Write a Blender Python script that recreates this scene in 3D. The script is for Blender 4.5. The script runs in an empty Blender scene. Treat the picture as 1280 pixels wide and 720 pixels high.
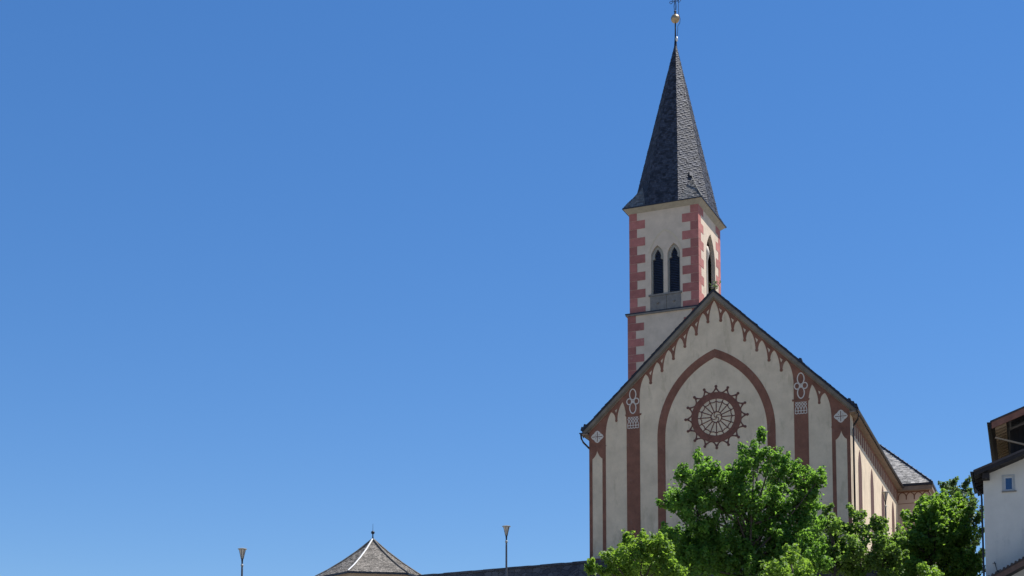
import bpy, math, random
import numpy as np
from mathutils import Vector
from mathutils.geometry import tessellate_polygon

random.seed(7)
R = math.radians
S = bpy.context.scene
C = S.collection

# ------------------------------------------------------------------ camera
EYE = 1.6                                   # the camera stands 1.6 m above the street
F, Y0, PITCH = 1897.17, 815.37, .0913       # focal length and principal row in photo pixels, tilt
cam = bpy.data.objects.new('camera', bpy.data.cameras.new('camera'))
C.objects.link(cam)
cam.location = (0, 0, EYE)
cam.rotation_euler = (math.pi / 2 + PITCH, 0, 0)
cam.data.sensor_width = 36
cam.data.lens = F / 1280 * 36
cam.data.shift_y = (Y0 - 360) / 1280
cam.data.clip_end = 12000
S.camera = cam

# ------------------------------------------------------------------ sky, sun, exposure
SUN_AZ, SUN_EL = R(70.5), R(62)             # azimuth from +Y towards +X
world = bpy.data.worlds.new('World')
S.world = world
world.use_nodes = True
wn, wl = world.node_tree.nodes, world.node_tree.links
wn.clear()
sky = wn.new('ShaderNodeTexSky')
sky.sky_type = 'NISHITA'
sky.sun_disc = False
sky.sun_elevation = SUN_EL
sky.sun_rotation = SUN_AZ
sky.altitude = 0
sky.air_density = 1.0
sky.dust_density = 0.0
sky.ozone_density = 10.0
hsv = wn.new('ShaderNodeHueSaturation')
hsv.inputs['Saturation'].default_value = 1.3
hsv.inputs['Hue'].default_value = .509
gam = wn.new('ShaderNodeGamma')
gam.inputs['Gamma'].default_value = .72
bg = wn.new('ShaderNodeBackground')
bg.inputs['Strength'].default_value = 0.106
wo = wn.new('ShaderNodeOutputWorld')
wl.new(sky.outputs['Color'], gam.inputs['Color'])
wl.new(gam.outputs['Color'], hsv.inputs['Color'])
wl.new(hsv.outputs['Color'], bg.inputs['Color'])
wl.new(bg.outputs['Background'], wo.inputs['Surface'])

sl = bpy.data.lights.new('sun', 'SUN')
sl.energy = 4.2
sl.angle = R(.53)
sl.color = (1.0, .97, .94)
sun = bpy.data.objects.new('sun', sl)
C.objects.link(sun)
sv = Vector((math.sin(SUN_AZ) * math.cos(SUN_EL), math.cos(SUN_AZ) * math.cos(SUN_EL), math.sin(SUN_EL)))
sun.rotation_euler = sv.to_track_quat('Z', 'Y').to_euler()
sun.location = (60, 20, 90)

S.view_settings.view_transform = 'Standard'
S.view_settings.look = 'None'
S.view_settings.exposure = 1.0
S.view_settings.gamma = 1.0
S.view_settings.use_curve_mapping = False

# ------------------------------------------------------------------ helpers
def ray(px, py):
    a = (px - 640) / F; b = (Y0 - py) / F
    c, s = math.cos(PITCH), math.sin(PITCH)
    return a, c - b * s, s + b * c

def at(px, py, depth):
    """point at a given distance along +Y, found while surveying the photograph"""
    a, b, c = ray(px, py)
    t = depth / b
    return Vector((a * t, depth, c * t + EYE))

class MB:
    """collects shapes that become ONE mesh object"""
    def __init__(self):
        self.v = []; self.f = []; self.uv = []
    def add(self, pts, faces, uvs=None):
        n = len(self.v)
        self.v += [tuple(p) for p in pts]
        for i, f in enumerate(faces):
            self.f.append(tuple(n + k for k in f))
            self.uv.append(uvs[i] if uvs else None)
        return self
    def box(self, a, b):
        (x0, y0, z0), (x1, y1, z1) = a, b
        p = [(x0, y0, z0), (x1, y0, z0), (x1, y1, z0), (x0, y1, z0), (x0, y0, z1), (x1, y0, z1), (x1, y1, z1), (x0, y1, z1)]
        return self.add(p, [(0, 3, 2, 1), (4, 5, 6, 7), (0, 1, 5, 4), (1, 2, 6, 5), (2, 3, 7, 6), (3, 0, 4, 7)])
    def bar(self, a, b, w, h, up=(0, 0, 1)):
        """a beam of section w x h from a to b"""
        a, b = Vector(a), Vector(b)
        d = (b - a).normalized()
        s = d.cross(Vector(up))
        if s.length < 1e-5: s = d.cross(Vector((1, 0, 0)))
        s.normalize(); t = s.cross(d).normalized()
        s *= w / 2; t *= h / 2
        p = [q + i * s + j * t for q in (a, b) for i, j in ((-1, -1), (1, -1), (1, 1), (-1, 1))]
        return self.add(p, [(3, 2, 1, 0), (4, 5, 6, 7), (0, 1, 5, 4), (1, 2, 6, 5), (2, 3, 7, 6), (3, 0, 4, 7)])
    def tube(self, pts, r, n=8, cap=True):
        pts = [Vector(p) for p in pts]
        rs = r if isinstance(r, (list, tuple)) else [r] * len(pts)
        rings = []
        for i, p in enumerate(pts):
            d = (pts[min(i + 1, len(pts) - 1)] - pts[max(i - 1, 0)]).normalized()
            s = d.cross(Vector((0, 0, 1)) if abs(d.z) < .9 else Vector((1, 0, 0))).normalized()
            t = s.cross(d).normalized()
            rings.append([p + (s * math.cos(2 * math.pi * k / n) + t * math.sin(2 * math.pi * k / n)) * rs[i] for k in range(n)])
        v = [q for g in rings for q in g]
        f = []
        for i in range(len(pts) - 1):
            for k in range(n):
                a, b = i * n + k, i * n + (k + 1) % n
                f.append((a, a + n, b + n, b))
        if cap:
            f.append(tuple(range(n))); f.append(tuple(range(len(v) - 1, len(v) - 1 - n, -1)))
        return self.add(v, f)
    def lathe(self, prof, n=20, c=(0, 0, 0)):
        v = []; f = []
        for r, z in prof:
            for k in range(n):
                a = 2 * math.pi * k / n
                v.append((c[0] + r * math.cos(a), c[1] + r * math.sin(a), c[2] + z))
        for i in range(len(prof) - 1):
            for k in range(n):
                a, b = i * n + k, i * n + (k + 1) % n
                f.append((a, b, b + n, a + n))
        return self.add(v, f)
    def plate(self, outline, holes=(), t=.012, to=None):
        """a flat figure given in wall coordinates (u, z), standing t proud; `to` turns (u, z, out) into a point"""
        loops = [[Vector((u, z, 0)) for u, z in l] for l in [outline, *holes]]
        tris = tessellate_polygon(loops)
        flat = [p for l in loops for p in l]
        fr = []
        for tri in tris:
            a, b, c = (flat[i] for i in tri)
            if (b - a).cross(c - a).z < 0: tri = (tri[0], tri[2], tri[1])
            fr.append(tuple(tri))
        n0 = len(flat)
        v = [to(p.x, p.y, t) for p in flat] + [to(p.x, p.y, -.004) for p in flat]
        k = 0
        for l in loops:
            m = len(l)
            for i in range(m):
                a, b = k + i, k + (i + 1) % m
                fr.append((a, a + n0, b + n0, b))
            k += m
        return self.add(v, fr)
    def ribbon(self, pts, w, t=.016, to=None, closed=False):
        """a painted line of width w in wall coordinates"""
        P = [Vector((u, z)) for u, z in pts]
        n = len(P); L = []; Rr = []
        for i in range(n):
            if closed: d = P[(i + 1) % n] - P[i - 1]
            else: d = P[min(i + 1, n - 1)] - P[max(i - 1, 0)]
            if d.length < 1e-6: d = Vector((1, 0))
            d.normalize(); q = Vector((-d.y, d.x)) * w / 2
            L.append(P[i] + q); Rr.append(P[i] - q)
        v = [to(p.x, p.y, t) for p in L] + [to(p.x, p.y, t) for p in Rr] + [to(p.x, p.y, -.004) for p in L] + [to(p.x, p.y, -.004) for p in Rr]
        f = []
        for i in range(n if closed else n - 1):
            j = (i + 1) % n
            f += [(i, n + i, n + j, j), (i, j, 2 * n + j, 2 * n + i), (n + j, n + i, 3 * n + i, 3 * n + j)]
        return self.add(v, f)
    def build(self, name, mat, parent=None, smooth=False, dz=0.0):
        me = bpy.data.meshes.new(name)
        me.from_pydata([(x, y, z - dz) for x, y, z in self.v], [], self.f)
        if any(u is not None for u in self.uv):
            l = me.uv_layers.new(name='UVMap')
            for p, u in zip(me.polygons, self.uv):
                if u:
                    for li, q in zip(p.loop_indices, u): l.data[li].uv = q
        me.materials.append(mat)
        if smooth: me.polygons.foreach_set('use_smooth', [True] * len(me.polygons))
        me.update()
        o = bpy.data.objects.new(name, me)
        C.objects.link(o)
        o.parent = parent
        return o

def thing(name, label, cat, loc=(0, 0, 0), rz=0.0, group=None):
    o = bpy.data.objects.new(name, None)
    C.objects.link(o)
    o.location = loc; o.rotation_euler = (0, 0, rz)
    o.empty_display_size = .5
    o['label'] = label; o['category'] = cat
    if group: o['group'] = group
    return o

def arc(cx, cz, r, a0, a1, n=12):
    return [(cx + r * math.cos(R(a0 + (a1 - a0) * i / n)), cz + r * math.sin(R(a0 + (a1 - a0) * i / n))) for i in range(n + 1)]

def bez(p0, p1, p2, n=7):
    o = []
    for i in range(n + 1):
        t = i / n
        o.append(((1 - t) ** 2 * p0[0] + 2 * t * (1 - t) * p1[0] + t * t * p2[0], (1 - t) ** 2 * p0[1] + 2 * t * (1 - t) * p1[1] + t * t * p2[1]))
    return o

# ------------------------------------------------------------------ materials
def mat(name, base, rough=.85, var=.25, scale=3.0, bump=.15, bscale=40.0, tint=None, metal=0.0, stretch=(1, 1, 1), island=0.0, stain=None, spec=.3):
    m = bpy.data.materials.new(name)
    m.use_nodes = True
    n, l = m.node_tree.nodes, m.node_tree.links
    b = n['Principled BSDF']
    b.inputs['Roughness'].default_value = rough
    b.inputs['Metallic'].default_value = metal
    b.inputs['Specular IOR Level'].default_value = spec
    tc = n.new('ShaderNodeTexCoord')
    mp = n.new('ShaderNodeMapping')
    mp.inputs['Scale'].default_value = stretch
    l.new(tc.outputs['Object'], mp.inputs['Vector'])
    nz = n.new('ShaderNodeTexNoise')
    nz.inputs['Scale'].default_value = scale
    nz.inputs['Detail'].default_value = 8
    nz.inputs['Roughness'].default_value = .65
    l.new(mp.outputs['Vector'], nz.inputs['Vector'])
    rp = n.new('ShaderNodeValToRGB')
    lo = [c * (1 - var) for c in base]
    hi = [min(1, c * (1 + var)) for c in (tint or base)]
    rp.color_ramp.elements[0].position = .3
    rp.color_ramp.elements[1].position = .7
    rp.color_ramp.elements[0].color = (*lo, 1)
    rp.color_ramp.elements[1].color = (*hi, 1)
    l.new(nz.outputs['Fac'], rp.inputs['Fac'])
    col = rp.outputs['Color']
    if stain:
        n2 = n.new('ShaderNodeTexNoise')
        n2.inputs['Scale'].default_value = stain[1]
        n2.inputs['Detail'].default_value = 6
        n2.inputs['Roughness'].default_value = .7
        m2 = n.new('ShaderNodeMapping')
        m2.inputs['Scale'].default_value = (1, 1, stain[3] if len(stain) > 3 else 1)
        l.new(tc.outputs['Object'], m2.inputs['Vector'])
        l.new(m2.outputs['Vector'], n2.inputs['Vector'])
        r2 = n.new('ShaderNodeMapRange')
        r2.inputs['From Min'].default_value = stain[2]
        r2.inputs['From Max'].default_value = stain[2] + .14
        l.new(n2.outputs['Fac'], r2.inputs['Value'])
        mx = n.new('ShaderNodeMix'); mx.data_type = 'RGBA'
        l.new(r2.outputs['Result'], mx.inputs['Factor'])
        l.new(col, mx.inputs['A'])
        mx.inputs['B'].default_value = (*stain[0], 1)
        col = mx.outputs['Result']
    if island:
        g = n.new('ShaderNodeNewGeometry')
        mr = n.new('ShaderNodeMapRange')
        mr.inputs['To Min'].default_value = 1 - island
        mr.inputs['To Max'].default_value = 1 + island
        l.new(g.outputs['Random Per Island'], mr.inputs['Value'])
        vm = n.new('ShaderNodeVectorMath'); vm.operation = 'SCALE'
        l.new(col, vm.inputs[0]); l.new(mr.outputs['Result'], vm.inputs['Scale'])
        col = vm.outputs['Vector']
    l.new(col, b.inputs['Base Color'])
    if bump:
        nb = n.new('ShaderNodeTexNoise')
        nb.inputs['Scale'].default_value = bscale
        nb.inputs['Detail'].default_value = 5
        l.new(mp.outputs['Vector'], nb.inputs['Vector'])
        bp = n.new('ShaderNodeBump')
        bp.inputs['Strength'].default_value = bump
        bp.inputs['Distance'].default_value = .03
        l.new(nb.outputs['Fac'], bp.inputs['Height'])
        l.new(bp.outputs['Normal'], b.inputs['Normal'])
    return m

def leaf_mat(name, c0, c1, trans, k=.45):
    m = bpy.data.materials.new(name)
    m.use_nodes = True
    n, l = m.node_tree.nodes, m.node_tree.links
    b = n['Principled BSDF']
    b.inputs['Roughness'].default_value = .55
    b.inputs['Specular IOR Level'].default_value = .25
    g = n.new('ShaderNodeNewGeometry')
    rp = n.new('ShaderNodeValToRGB')
    rp.color_ramp.elements[0].color = (*c0, 1)
    rp.color_ramp.elements[1].color = (*c1, 1)
    l.new(g.outputs['Random Per Island'], rp.inputs['Fac'])
    l.new(rp.outputs['Color'], b.inputs['Base Color'])
    t = n.new('ShaderNodeBsdfTranslucent')
    t.inputs['Color'].default_value = (*trans, 1)
    mx = n.new('ShaderNodeMixShader')
    mx.inputs['Fac'].default_value = k
    l.new(b.outputs['BSDF'], mx.inputs[1]); l.new(t.outputs['BSDF'], mx.inputs[2])
    l.new(mx.outputs['Shader'], n['Material Output'].inputs['Surface'])
    return m

def stone_mat(name, a, b_, mortar, sc=2.2):
    m = bpy.data.materials.new(name)
    m.use_nodes = True
    n, l = m.node_tree.nodes, m.node_tree.links
    b = n['Principled BSDF']
    b.inputs['Roughness'].default_value = .9
    tc = n.new('ShaderNodeTexCoord')
    mp = n.new('ShaderNodeMapping'); mp.inputs['Scale'].default_value = (1, 1, 1.7)
    l.new(tc.outputs['Object'], mp.inputs['Vector'])
    nz = n.new('ShaderNodeTexNoise'); nz.inputs['Scale'].default_value = 2
    l.new(mp.outputs['Vector'], nz.inputs['Vector'])
    ad = n.new('ShaderNodeVectorMath'); ad.operation = 'ADD'
    sc_ = n.new('ShaderNodeVectorMath'); sc_.operation = 'SCALE'; sc_.inputs['Scale'].default_value = .35
    l.new(nz.outputs['Color'], sc_.inputs[0])
    l.new(mp.outputs['Vector'], ad.inputs[0]); l.new(sc_.outputs['Vector'], ad.inputs[1])
    v1 = n.new('ShaderNodeTexVoronoi'); v1.inputs['Scale'].default_value = sc
    v2 = n.new('ShaderNodeTexVoronoi'); v2.inputs['Scale'].default_value = sc; v2.feature = 'DISTANCE_TO_EDGE'
    l.new(ad.outputs['Vector'], v1.inputs['Vector']); l.new(ad.outputs['Vector'], v2.inputs['Vector'])
    sp = n.new('ShaderNodeSeparateColor'); l.new(v1.outputs['Color'], sp.inputs['Color'])
    rp = n.new('ShaderNodeValToRGB')
    rp.color_ramp.elements[0].color = (*a, 1); rp.color_ramp.elements[1].color = (*b_, 1)
    l.new(sp.outputs[0], rp.inputs['Fac'])
    mr = n.new('ShaderNodeMapRange'); mr.inputs['From Max'].default_value = .06
    l.new(v2.outputs['Distance'], mr.inputs['Value'])
    mx = n.new('ShaderNodeMix'); mx.data_type = 'RGBA'
    l.new(mr.outputs['Result'], mx.inputs['Factor'])
    mx.inputs['A'].default_value = (*mortar, 1); l.new(rp.outputs['Color'], mx.inputs['B'])
    l.new(mx.outputs['Result'], b.inputs['Base Color'])
    bp = n.new('ShaderNodeBump'); bp.inputs['Strength'].default_value = .8; bp.inputs['Distance'].default_value = .06
    l.new(mr.outputs['Result'], bp.inputs['Height']); l.new(bp.outputs['Normal'], b.inputs['Normal'])
    return m

M = {}
M['plaster'] = mat('cream plaster', (.630, .500, .345), .92, .15, 1.0, .4, 30, stain=((.47, .375, .25), 1.5, .54, .3))
M['tower_plaster'] = mat('tower plaster', (.575, .462, .345), .92, .12, 1.3, .3, 30, stain=((.46, .41, .32), 2.2, .62, .5))
M['bounce_plaster'] = mat('plaster warmed for bounce light', (.56, .40, .29), .92, .08, 1.3, .3, 30)  # warm bounce light on the transept is mixed into this tint
M['red'] = mat('red brown painted stone', (.205, .090, .057), .9, .26, 1.6, .4, 26, stain=((.25, .14, .10), 2.5, .57, .5))
M['dark_red'] = mat('dark red brown paint', (.13, .058, .045), .9, .2, 4, .3, 30)
M['lancet'] = mat('deep red brown lancet tone', (.085, .036, .026), .9, .2, 3, .3, 26)  # darker red brown than the bands of the front
M['slate_lit'] = mat('slate paled for broach sunlight', (.15, .148, .142), .7, .3, 2, .3, 20, island=.45)  # paled so the colour itself holds the sunlight on the broaches
M['rose_red'] = mat('darker rose ring paint', (.175, .075, .052), .9, .24, 2.4, .4, 26, stain=((.21, .10, .075), 3.5, .6, .8))
M['quoin'] = mat('pink red sandstone', (.36, .135, .112), .9, .18, 2, .3, 30, island=.16, stain=((.42, .22, .18), 3, .58))
M['mortar'] = mat('pale mortar line', (.46, .30, .25), .9, .1, 3, .1)
M['cream_line'] = mat('pale painted line', (.60, .53, .44), .9, .1, 5, .2, 40)
M['tracery'] = mat('grey dressed stone', (.30, .28, .235), .9, .15, 4, .3, 30)
M['sill'] = mat('grey stone panel', (.195, .18, .16), .9, .2, 3, .3, 20)
M['bright_stone'] = mat('pale column stone', (.62, .55, .45), .85, .08, 4, .2)
M['slate'] = mat('slate shingle', (.034, .040, .056), .65, .3, 2, .3, 20, island=.5, tint=(.044, .048, .062), spec=.25)
M['slate_grey'] = mat('weathered grey shingle', (.165, .148, .125), .85, .25, 1.6, .3, 20, island=.4, tint=(.18, .162, .138))
M['slate_under'] = mat('slate bed', (.028, .030, .038), .85, .2, 3, .2)
M['shingle_pale'] = mat('pale grey shingle', (.31, .295, .265), .8, .25, 1.6, .3, 20, island=.38, tint=(.33, .31, .28))
M['verge_wood'] = mat('weathered verge board', (.175, .148, .115), .85, .25, 1.5, .3, 14, stain=((.12, .105, .085), 1.2, .55))
M['soffit_wood'] = mat('brown soffit boards', (.22, .155, .11), .8, .2, 3, .2, 20)
M['dark_metal'] = mat('dark sheet metal', (.030, .034, .045), .45, .2, 4, .05, 20, metal=.3)
M['gutter'] = mat('brown black gutter', (.042, .034, .034), .5, .2, 4, .05, 20, metal=.2)
M['lead'] = mat('pale lead flashing', (.62, .62, .60), .5, .1, 6, .1, 20, metal=.2)
M['gold'] = mat('dull gilded ball', (.40, .29, .17), .42, .25, 5, .15, 12, metal=.6)
M['iron'] = mat('black iron', (.02, .022, .03), .55, .2, 8, .1, 20, metal=.4)
M['louvre'] = mat('blue black louvre boards', (.040, .052, .085), .6, .2, 5, .1, 20)
M['dark'] = mat('near black belfry shade', (.012, .012, .015), .9, .1, 3, 0)
M['pavilion_wall'] = mat('beige plaster', (.45, .36, .27), .9, .1, 2, .2)
M['house_wall'] = mat('white house plaster', (.55, .53, .48), .92, .07, 1.2, .3, 30, stain=((.44, .43, .395), 1.4, .57, .4))
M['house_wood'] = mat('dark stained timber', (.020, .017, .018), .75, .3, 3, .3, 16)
M['house_red'] = mat('red brown barge board', (.23, .10, .065), .75, .25, 3, .3, 16)
M['house_rafter'] = mat('pale brown rafter', (.36, .25, .155), .8, .2, 4, .2, 18)
M['tile'] = mat('dark roof tile', (.050, .042, .043), .75, .3, 3, .3, 18, island=.3)
M['frame'] = mat('grey window frame', (.42, .45, .48), .6, .1, 5, .05)
M['lamp_metal'] = mat('lamp post paint', (.075, .08, .095), .5, .15, 4, .05, 20, metal=.2)
M['lamp_rim'] = mat('pale lamp cap', (.30, .30, .28), .5, .1, 4, .05, 20)
M['bark'] = mat('grey brown bark', (.055, .045, .034), .95, .3, 6, .6, 14, stretch=(1, 1, .3))
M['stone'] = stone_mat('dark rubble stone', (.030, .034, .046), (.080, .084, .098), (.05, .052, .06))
M['coping'] = mat('dark coping stone', (.055, .056, .062), .85, .3, 3, .4, 14, island=.25)
M['dark_stone'] = stone_mat('dark grey terrace stone', (.05, .05, .055), (.11, .105, .10), (.045, .045, .045), 2.6)  # terrace stone of its own dark grey
M['lamp_glass'] = mat('frosted lamp cone', (.50, .44, .36), .3, .1, 4, 0, spec=.5)
gl = mat('window glass with painted sky blue', (.02, .06, .16), .06, .1, 1, 0, spec=.6); M['glass'] = gl  # base colour carries the blue of the reflected sky
LEAF_A = leaf_mat('maple leaves', (.042, .104, .020), (.112, .196, .038), (.24, .46, .05), .48)
LEAF_B = leaf_mat('young yellow green leaves', (.062, .130, .020), (.142, .215, .038), (.29, .47, .045), .47)
LEAF_D = leaf_mat('grey green shrub leaves', (.056, .108, .030), (.125, .192, .050), (.27, .45, .06), .46)
LEAF_E = leaf_mat('deep green leaves', (.050, .112, .022), (.130, .214, .042), (.29, .50, .05), .48)
LEAF_G = leaf_mat('blue green leaves', (.036, .070, .028), (.085, .130, .052), (.17, .28, .06), .38)

# ------------------------------------------------------------------ ground
def smooth(a, b, t):
    t = max(0, min(1, (t - a) / (b - a)))
    return t * t * (3 - 2 * t)

PLAT = 10.9                                   # church terrace above eye level
def ground_z(x, y):
    """height of the land: street by the camera, a slope, the church terrace, falling away far behind"""
    if y < 14: z = -EYE
    elif y < 78: z = -EYE + (9.1 + EYE) * ((y - 14) / 64) ** 1.08
    else: z = 9.1 + (PLAT - 9.1) * smooth(78, 84, y)
    w = (1 - smooth(170, 420, y)) * (1 - smooth(120, 380, abs(x)))
    return (z + EYE) * w

def build_ground():
    xs = sorted(set(list(np.arange(-60, 61, 4)) + [s * v for s in (-1, 1) for v in (75, 95, 120, 160, 220, 300, 400, 700, 1500, 3500, 6000)]))
    ys = sorted(set(list(np.arange(-12, 140, 4)) + [-6000, -2500, -800, -250, -80, -35, 160, 190, 230, 280, 340, 420, 800, 1600, 3500, 7000]))
    m = MB(); n = len(xs)
    v = [(x, y, ground_z(x, y)) for y in ys for x in xs]
    f = [(j * n + i, j * n + i + 1, (j + 1) * n + i + 1, (j + 1) * n + i) for j in range(len(ys) - 1) for i in range(n - 1)]
    m.add(v, f)
    o = m.build('ground', mat('unseen ground paled for bounce light', (.25, .235, .205), .95, .2, .25, .5, 6, stain=((.12, .125, .06), .12, .56)), smooth=True)  # unseen ground, made pale to bounce sunlight onto the church front
    o['kind'] = 'structure'
build_ground()

# ------------------------------------------------------------------ shingles
def shingle_face(mb, o, u, v, left, right, h, row, wid, lift=.022, rnd=None, over=.0):
    """real slates laid row on row: o origin, u along the eave, v up the slope, n outward"""
    rnd = rnd or random
    u = Vector(u).normalized(); v = Vector(v).normalized(); nn = u.cross(v).normalized(); o = Vector(o)
    k = 0; z = 0.0
    while z < h:
        x = left(z) - rnd.random() * wid
        x1 = right(z)
        while x < x1:
            w = wid * rnd.uniform(.75, 1.25)
            a, b = max(x, left(z) - over), min(x + w - .008, x1 + over)
            x += w
            if b - a < .03: continue
            j = rnd.uniform(-.012, .012); lf = lift * rnd.uniform(.7, 1.7); sl = rnd.uniform(-.008, .008)
            zt = min(z + row * 1.25, h)
            at2, bt2 = max(a, left(zt) - over), min(b, right(zt) + over)
            if bt2 - at2 < .01: at2 = bt2 = (a + b) / 2
            p0 = o + u * a + v * (z + j) + nn * (lf - sl); p1 = o + u * b + v * (z + j) + nn * (lf + sl)
            p2 = o + u * bt2 + v * zt + nn * .004; p3 = o + u * at2 + v * zt + nn * .004
            q0 = p0 - nn * (lf * .9); q1 = p1 - nn * (lf * .9)
            mb.add([p0, p1, p2, p3, q0, q1], [(0, 1, 2, 3), (4, 5, 1, 0)])
        z += row * rnd.uniform(.94, 1.06); k += 1

# ------------------------------------------------------------------ church
TH, XC, YC = .3574, 17.3142, 76.3062
BASE = 10.8
church = thing('church', 'cream and red brown gabled church with a tall slate spire on its tower', 'church', (XC, YC, EYE + BASE), -TH)
def cbuild(m, name, material, parent=church, **k): return m.build(name, material, parent, dz=BASE, **k)
HW, LEN = 7.0, 21.5            # half width of the front, length of the nave
SLOPE = .957
def vz(u): return 26.10 - .95 * abs(u)                 # where the verge soffit meets the front
fac = lambda u, z, t: (u - 7, -t, z)                   # front wall: u from the middle, z above the eye
sid = lambda u, z, t: (t, u, z)                        # sunlit side wall: u back from the corner

# nave walls with gable
m = MB()
pr = [(-14, 0), (0, 0), (0, LEN), (-14, LEN)]
ez = 19.5
v = [(x, y, BASE - 1.5) for x, y in pr] + [(x, y, ez) for x, y in pr] + [(-7, 0, 26.2), (-7, LEN, 26.2)]
m.add(v, [(0, 1, 5, 8, 4), (1, 2, 6, 5), (2, 3, 7, 9, 6), (3, 0, 4, 7)])
cbuild(m, 'nave_wall', M['plaster'])
m = MB(); m.box((-14.06, -.10, BASE - 1.5), (.06, -.001, 12.0)); cbuild(m, 'plinth', M['sill'])

# nave roof
def zr(u): return 26.59 - SLOPE * abs(u)
m = MB()
yv, yb, ov = -.21, LEN + 3.5, .34
for s in (-1, 1):
    u1 = s * (7 + ov)
    a = [(-7, yv, zr(0)), (u1 - 7, yv, zr(u1)), (u1 - 7, yb, zr(u1)), (-7, yb, zr(0))]
    bt = [(x, y, z - .13) for x, y, z in a]
    m.add(a + bt, [(0, 1, 2, 3), (7, 6, 5, 4), (0, 4, 5, 1), (1, 5, 6, 2), (2, 6, 7, 3)])
roof = cbuild(m, 'nave_roof', M['slate_under'])
m = MB()
for s in (-1, 1):
    L = math.hypot(7 + ov, SLOPE * (7 + ov))
    uu = Vector((0, s, 0)); vv = Vector((-s, 0, SLOPE)).normalized()
    oo = (-7 + s * (7 + ov), yv if s > 0 else yb, zr(7 + ov) + .003)
    shingle_face(m, oo, uu, vv, lambda z: 0, lambda z: yb - yv, L, .3, .42, over=.012)
cbuild(m, 'shingle', M['slate'], roof)
# broken slate ends and snow hooks along the verge
for s in (-1, 1):
    for t in ((.62, .955, .978, .998) if s > 0 else (.975, .995)):
        u = s * t * (7 + ov)
        m = MB()
        m.add([(u - 7 - .12, yv - .03, zr(u) - .05), (u - 7 + .10, yv - .03, zr(u) - .05), (u - 7 + .06, yv - .02, zr(u) + .12), (u - 7 - .06, yv - .02, zr(u) + .15),
               (u - 7 - .12, yv + .4, zr(u) - .05), (u - 7 + .10, yv + .4, zr(u) - .05), (u - 7 + .06, yv + .3, zr(u) + .10), (u - 7 - .06, yv + .3, zr(u) + .12)],
              [(0, 1, 2, 3), (1, 5, 6, 2), (4, 0, 3, 7), (3, 2, 6, 7), (5, 4, 7, 6)])
        cbuild(m, 'snow_hook', M['dark_metal'], roof)
# verge boards under the roof edge, seen from below
for s in (-1, 1):
    m = MB()
    uo = s * (7 + ov - .01)
    v = []
    for y in (yv + .02, -.03):
        for u in (0, uo): v += [(u - 7, y, zr(u) - .132), (u - 7, y, vz(u) + (.0 if y == -.03 else .10))]
    m.add(v, [(0, 1, 3, 2), (1, 5, 7, 3), (2, 3, 7, 6)])
    # joints of the boards
    cbuild(m, 'verge_board', M['verge_wood'], roof)

# eaves along the sunlit side: soffit, gutter
m = MB()
m.box((.001, -.28, 19.27), (.33, LEN + .0, 19.34))
cbuild(m, 'eave_soffit', M['soffit_wood'])
m = MB()
m.box((-14.33, -.28, 19.27), (-14.001, LEN, 19.34))
cbuild(m, 'eave_soffit', M['soffit_wood'])
m = MB()
for x0 in (.40, -14.40):
    prof = [(x0 + .085 * math.cos(R(a)), 19.40 + .085 * math.sin(R(a))) for a in range(180, 361, 30)]
    v = [(x, y, z) for y in (-.30, LEN - .45) for x, z in prof]
    n = len(prof)
    m.add(v, [(i, i + 1, n + i + 1, n + i) for i in range(n - 1)] + [tuple(range(n))])
cbuild(m, 'gutter', M['gutter'])
m = MB()
m.tube([(.40, .25, 19.34), (.40, .25, 19.2), (.34, .3, 19.0), (.12, .42, 18.75), (.09, .44, 18.55), (.09, .44, BASE)], .05, 8)
cbuild(m, 'downpipe', M['gutter'], smooth=True)
m = MB()
m.tube([(-14.40, -.22, 19.34), (-14.38, -.2, 19.1), (-14.30, -.1, 18.9), (-14.12, .5, 18.65), (-14.07, 1.2, 18.5), (-14.07, 1.2, BASE)], .05, 8)
cbuild(m, 'downpipe', M['gutter'], smooth=True)

# arched frieze hanging under the verge, one half each side
def pend_u(k): return .345 + .635 * k
def pend_z(k): return 24.82 - .602 * k
def half_frieze(s):
    out = [(0, vz(0) - .01)]
    out.append((4.14, vz(4.14) - .01))
    # down the pillar edge, then back up along the arches
    low = []
    for k in range(-1, 6):
        # arch between pendant k and k+1 (k = -1 is the half arch in the middle)
        if k == -1:
            low.append([(0, 26.02)] + bez((0, 26.02), (.23, 25.65), (pend_u(0) - .075, pend_z(0) + .30))[1:])
        else:
            tipu, tipz = pend_u(k) + .275, 25.97 - .948 * (pend_u(k) + .275)
            aa = bez((pend_u(k) + .075, pend_z(k) + .20), (pend_u(k) + .11, tipz - .10), (tipu, tipz))
            if k < 5: bb = bez((tipu, tipz), (pend_u(k + 1) - .13, tipz - .26), (pend_u(k + 1) - .075, pend_z(k + 1) + .26))
            else: bb = bez((tipu, tipz), (4.10, tipz - .35), (4.14, tipz - 1.15))
            low.append(aa + bb[1:])
    path = list(low[0])
    for k in range(6):
        b = pend_z(k); u = pend_u(k)
        path += [(u - .062, b + .15), (u - .088, b + .07), (u - .05, b - .01), (u + .05, b - .01), (u + .088, b + .07), (u + .062, b + .15)]
        path += low[k + 1]
    out += path[::-1]
    # drop duplicates
    o2 = []
    for p in out:
        if not o2 or math.dist(p, o2[-1]) > 1e-4: o2.append(p)
    holes = []
    for k in range(6):
        u, b = pend_u(k), pend_z(k)
        holes.append([(u - .085, b + .76), (u - .045, b + .61), (u - .005, b + .47), (u + .035, b + .54), (u + .07, b + .62), (u - .01, b + .69)])
    f = (lambda u, z: (s * u, z))
    o2 = [f(*p) for p in o2]; holes = [[f(*p) for p in h] for h in holes]
    m = MB(); m.plate(o2, holes, .012, fac)
    return m
for s in (-1, 1):
    m = half_frieze(s); cbuild(m, 'arched_frieze', M['red'])

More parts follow.
